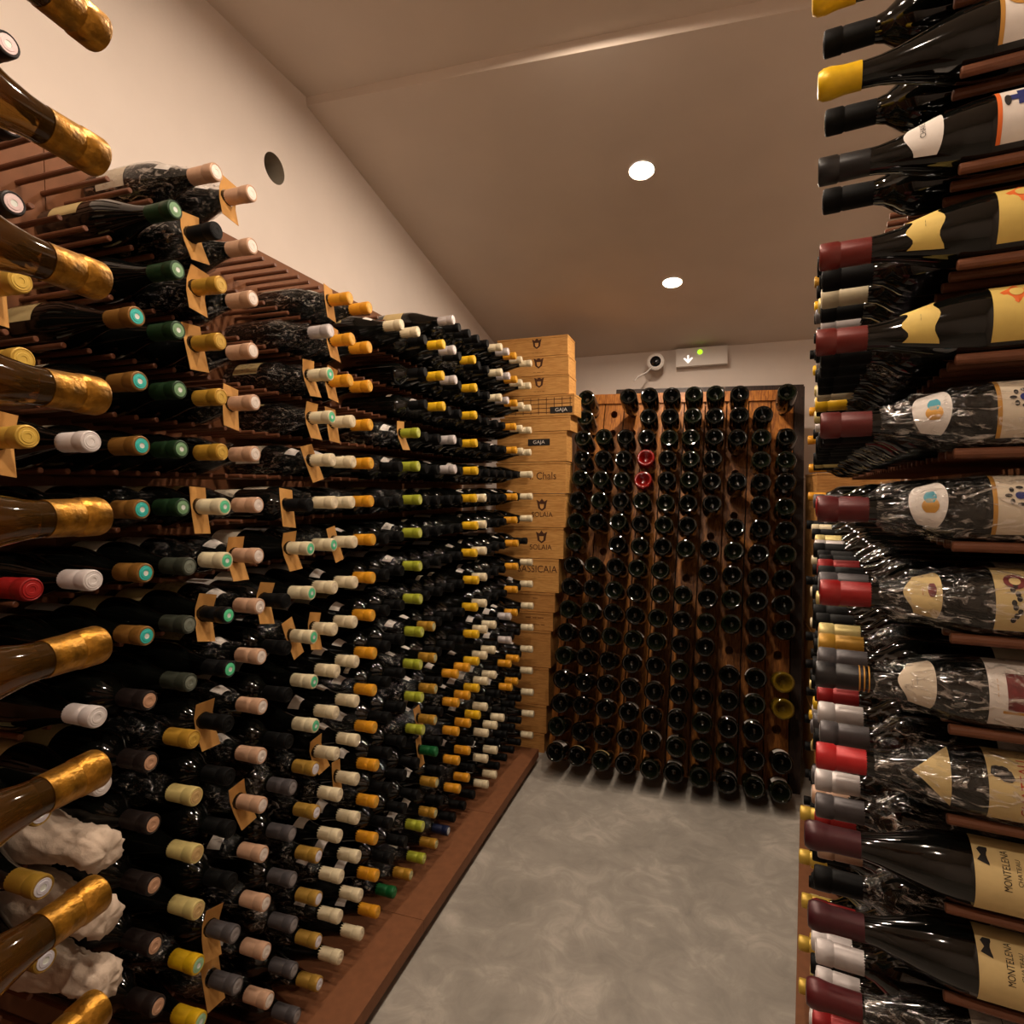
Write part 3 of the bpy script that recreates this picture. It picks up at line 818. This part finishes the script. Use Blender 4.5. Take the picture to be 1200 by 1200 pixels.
# dark rear leaf of the folding stand
ob('rear_frame', box_me('rear_frame', .10, 9*CX+.10, 1.848, 1.892, -.075, -.035, MT['darkwood']), rid)
ob('rear_frame', box_me('rear_frame', -.085, -.040, -.04, 1.85, -.09, -.05, MT['darkwood']), rid)
for xx in (.1575, .4725, .7875): ob('cross_brace', box_me('cross_brace', xx-.02, xx+.02, -.045, 1.86, -.065, -.030, MT['darkwood']), rid)
EMPTY = {0: set(), 1: {0, 1, 7}, 2: {1}, 3: set(), 4: set(), 5: {8}, 6: {6}, 7: {3, 5, 11}, 8: {0}, 9: {1, 11, 14}}
champ_label = patch('bottle_label', .0437, -.75, .75, .020, .090, MT['labelw'], 10)
band_label = patch('bottle_label', .0437, -.75, .75, .012, .032, MT['labelt'], 10)
for c in range(10):
    for r in range(17):
        if r in EMPTY[c]: continue
        rnd = random.Random(c*40+r)
        hole = RM @ Vector((CX*c, RZ*(16-r), 0))
        ax = (-n_out + x_ax*rnd.uniform(-.015, .015) + t_up*rnd.uniform(-.015, .015)).normalized()
        base = hole - ax*(PROT+rnd.uniform(0, .006))
        if c in (1, 2) and r == 16: base = base - ax*.006
        g = 'red' if (c, r) in ((3, 3), (3, 4)) else 'pale' if (c, r) in ((9, 12), (9, 13)) else 'green' if rnd.random() < .35 else 'near'
        o = ob('champagne_bottle', G['champ', g]); o.matrix_local = frame(base, ax)
        if g in ('near', 'green') and (r > 8 or rnd.random() < .25):
            if (c, r) in ((1, 16), (2, 16)): ob('bottle_label', band_label, o, rz(PI/2+rnd.uniform(-.5, .3)))
            elif rnd.random() < .75: ob('bottle_label', champ_label, o, rz(PI/2+rnd.uniform(-.6, .6)))
        if g == 'red': lb, gr = 'champagne bottle in red cellophane, riddling rack, %s row up' % ORD[17-r], 'red bottles in the riddling rack'
        elif g == 'pale': lb, gr = 'pale golden champagne bottle, riddling rack, %s row up' % ORD[17-r], 'golden bottles in the riddling rack'
        elif (c, r) in ((1, 16), (2, 16)): lb, gr = 'champagne bottle with base label band, riddling rack foot, %s column from the crates' % ORD[c+1], 'banded bottles low in the riddling rack'
        else: lb, gr = 'dark champagne bottle in the riddling rack, %s column from the crates, %s row up' % (ORD[c+1], ORD[17-r]), 'dark champagne bottles in the riddling rack'
        tag(o, lb, 'champagne bottle', gr)

# ------------------------------------------------------------------ wooden wine crates
def crate(x0, x1, y0, y1, z0, z1, m, label, group, stamp=None, plate=None, grid=False):
    e = bpy.data.objects.new('wine_crate', None); COL.objects.link(e); e.location = ((x0+x1)/2, y0, z0)
    tag(e, label, 'crate', group)
    W, D, H, t = x1-x0, y1-y0, z1-z0-.003, .009
    lid = .008
    ob('front_board', box_me('front_board', -W/2, W/2, 0, t, .0, H-lid, m), e)
    ob('back_board', box_me('back_board', -W/2, W/2, D-t, D, .0, H-lid, m), e)
    for s in (-1, 1):
        a, b = sorted((s*W/2, s*(W/2-t)))
        ob('side_board', box_me('side_board', a, b, t, D-t, .0, H-lid, m), e)
    ob('base_board', box_me('base_board', -W/2+t, W/2-t, t, D-t, .0, t, m), e)
    ob('lid', box_me('lid', -W/2-.002, W/2+.002, -.003, D, H-lid, H, m), e)
    RX = Matrix.Rotation(PI/2, 4, 'X')
    if grid:
        for i in range(9):
            x = -W/2+.02+i*(W-.04)/8
            ob('slot', box_me('slot', x-.0015, x+.0015, -.0008, .0002, .008, H-lid-.004, MT['burn']), e)
        for i in range(4):
            z = .015+i*(H-.03)/3.4
            ob('slot', box_me('slot', -W/2+.01, W/2-.01, -.0008, .0002, z, z+.003, MT['burn']), e)
    for kind, txt, px, pz, size in (stamp or []):
        if kind == 'text':
            ob('stamp', text_flat('stamp', txt, size, MT['burn'], .9), e, Matrix.Translation((px, -.0012, pz)) @ RX)
        elif kind == 'crest':
            s = size
            me = mesh('crest', [(-s*.5, s*.2, 0), (-s*.62, s*.62, 0), (-s*.25, s*.42, 0), (0, s*.75, 0), (s*.25, s*.42, 0), (s*.62, s*.62, 0), (s*.5, s*.2, 0), (s*.42, -s*.3, 0), (0, -s*.6, 0), (-s*.42, -s*.3, 0)], [tuple(range(10))], MT['burn'])
            ob('crest', me, e, Matrix.Translation((px, -.0012, pz)) @ RX)
            ob('crest_field', mesh('crest_field', [(x*s*.24, y*s*.24-s*.1, 0) for x, y in ((-1, 1), (1, 1), (.8, -.6), (0, -1.3), (-.8, -.6))], [(0, 1, 2, 3, 4)][:1] and [(4, 3, 2, 1, 0)], m), e, Matrix.Translation((px, -.0018, pz)) @ RX)
    if plate:
        px, pz, txt = plate
        p = ob('name_plate', box_me('name_plate', px-.056, px+.056, -.002, 0, pz-.016, pz+.016, MT['ink']), e)
        ob('lettering', text_flat('lettering', txt, .024, MT['labelw'], 1.1), p, Matrix.Translation((px, -.0028, pz)) @ RX)
    return e
LONG = 'stack of pale crates beside the riddling rack'
CR = [ # top z, bottom z, right x
 (2.081, 1.984, -.672, 'c', [('crest', '', .025, .060, .040), ('text', '-- --- --', .025, .018, .020)], None, 0, 'pale crate with branded crest, topmost of the tall stack'),
 (1.984, 1.889, -.668, 'c', [('crest', '', .03, .060, .042), ('text', '-- --- --', .03, .018, .022)], None, 0, 'pale crate with branded crest, second from the top of the tall stack'),
 (1.889, 1.794, -.666, 'c', [('crest', '', .03, .060, .042), ('text', '-- --- --', .03, .018, .022)], None, 0, 'pale crate with branded crest, third from the top of the tall stack'),
 (1.794, 1.690, -.640, 'c', None, (.115, .026, 'GAJA'), 1, 'crate with a grid of dark slots and small black name plate'),
 (1.690, 1.615, -.660, 'c', None, None, 0, 'plain pale crate under the grid-fronted crate'),
 (1.615, 1.466, -.679, 'c', None, (.04, .095, 'GAJA'), 0, 'tall pale crate with a black name plate high on its front'),
 (1.466, 1.308, -.684, 'c', [('text', 'l. Chals', .065, .085, .052)], None, 0, 'pale crate branded with slanting handwriting'),
 (1.308, 1.140, -.690, 'c', [('crest', '', .065, .108, .046), ('text', 'SOLAIA', .065, .062, .036)], None, 0, 'crate with crest over SOLAIA, upper of two alike'),
 (1.140, .984, -.698, 'c', [('crest', '', .07, .104, .048), ('text', 'SOLAIA', .065, .055, .038)], None, 0, 'crate with crest over SOLAIA, lower of two alike'),
 (.984, .814, -.722, 'c', [('text', 'SASSICAIA', .07, .115, .050), ('text', '----', .08, .075, .012)], None, 0, 'crate branded SASSICAIA in large letters'),
 (.814, .715, -.742, 'd', [('text', '---', .08, .07, .03)], None, 0, 'tan crate directly under the SASSICAIA crate'),
 (.715, .621, -.752, 'd', [('text', '--- -- ---', .085, .066, .034), ('text', '-- ---- --', .09, .032, .034)], None, 0, 'tan crate with two lines of branded writing'),
 (.621, .435, -.764, 'd', None, None, 0, 'tan crate fourth from the floor in the tall stack'),
 (.435, .244, -.776, 'd', None, None, 0, 'tan crate third from the floor in the tall stack'),
 (.244, .100, -.788, 'd', None, None, 0, 'tan crate second from the floor in the tall stack'),
 (.100, .0, -.800, 'd', None, None, 0, 'tan crate on the floor under the tall stack'),
]
for zt, zb, xr, cm, st, pl, gd, lb in CR:
    crate(xr-.36, xr, 2.86, 2.86+(.16 if zt > 1.65 else .12 if zt > 1.6 else .155), zb, zt, MT['crate' if cm == 'c' else 'crate2'], lb, LONG, st, pl, gd)
crate(-.76, -.635, 3.455, 3.600, .0, 1.83, MT['crate'], 'tall narrow pale box standing behind the crate stack', None)
zz = 0
for h, lb in ((.34, 'tan crate on the floor past the end of the facing rack'), (.34, 'tan crate second from the floor past the facing rack'), (.34, 'tan crate third from the floor past the facing rack'), (.372, 'tan crate topmost past the end of the facing rack')):
    crate(.425, .735, 2.86, 3.20, zz, zz+h, MT['crate2'], lb, 'crates past the end of the facing rack'); zz += h

# ------------------------------------------------------------------ emergency light and camera on the end wall
sg = bpy.data.objects.new('emergency_light', None); COL.objects.link(sg); sg.location = (-.065, 3.555, 2.072)
tag(sg, 'white emergency exit light with arrow and green lamp above the riddling rack', 'exit sign')
ob('housing', box_me('housing', -.138, .138, 0, .053, -.050, .050, MT['white']), sg)
RX = Matrix.Rotation(PI/2, 4, 'X')
ar = mesh('arrow', [(-.004, .022, 0), (.004, .022, 0), (.004, -.004, 0), (.018, .008, 0), (.026, .006, 0), (0, -.024, 0), (-.026, .006, 0), (-.018, .008, 0), (-.004, -.004, 0)], [(0, 8, 2, 1), (8, 7, 6, 5), (2, 8, 5), (2, 5, 4, 3)], MT['arrow'])
ob('arrow', ar, sg, Matrix.Translation((-.072, -.0015, -.012)) @ RX)
ob('indicator_lamp', lathe('indicator_lamp', [(0, .008), (.008, .007), (.013, .003), (.014, 0)], 16, MT['led']), sg, Matrix.Translation((-.008, 0, .024)) @ RX)
sc_ = bpy.data.objects.new('security_camera', None); COL.objects.link(sc_); sc_.location = (-.312, 3.515, 2.050)
tag(sc_, 'small round white camera on the end wall beside the emergency light', 'camera')
RXc = Matrix.Rotation(PI/2, 4, 'X')
ob('body', lathe('body', [(0, -.035), (.030, -.034), (.045, -.020), (.049, .0), (.048, .012), (.040, .018), (.030, .018)], 28, MT['white']), sc_, RXc)
ob('lens', lathe('lens', [(.031, .0175), (.024, .012), (.012, .016), (0, .017)], 24, MT['dark']), sc_, RXc)
ob('mount', tube_me('mount', (0, .03, 0), (0, .093, -.01), .012, 10, MT['white']), sc_)
def cable():
    p = [Vector((-.335, 3.50, 2.02)), Vector((-.36, 3.47, 1.985)), Vector((-.40, 3.42, 1.955)), Vector((-.42, 3.40, 1.93))]
    v, f = [], []; n = 8; r = .005
    for i, q in enumerate(p):
        d = (p[min(i+1, 3)]-p[max(i-1, 0)]).normalized(); x = d.orthogonal().normalized(); y = d.cross(x)
        v += [q+(x*math.cos(2*PI*k/n)+y*math.sin(2*PI*k/n))*r for k in range(n)]
    f = [(i*n+k, i*n+(k+1) % n, (i+1)*n+(k+1) % n, (i+1)*n+k) for i in range(3) for k in range(n)]
    return [a-Vector(sc_.location) for a in v], f
cv, cf = cable()
ob('cable', mesh('cable', cv, cf, MT['white'], True), sc_)
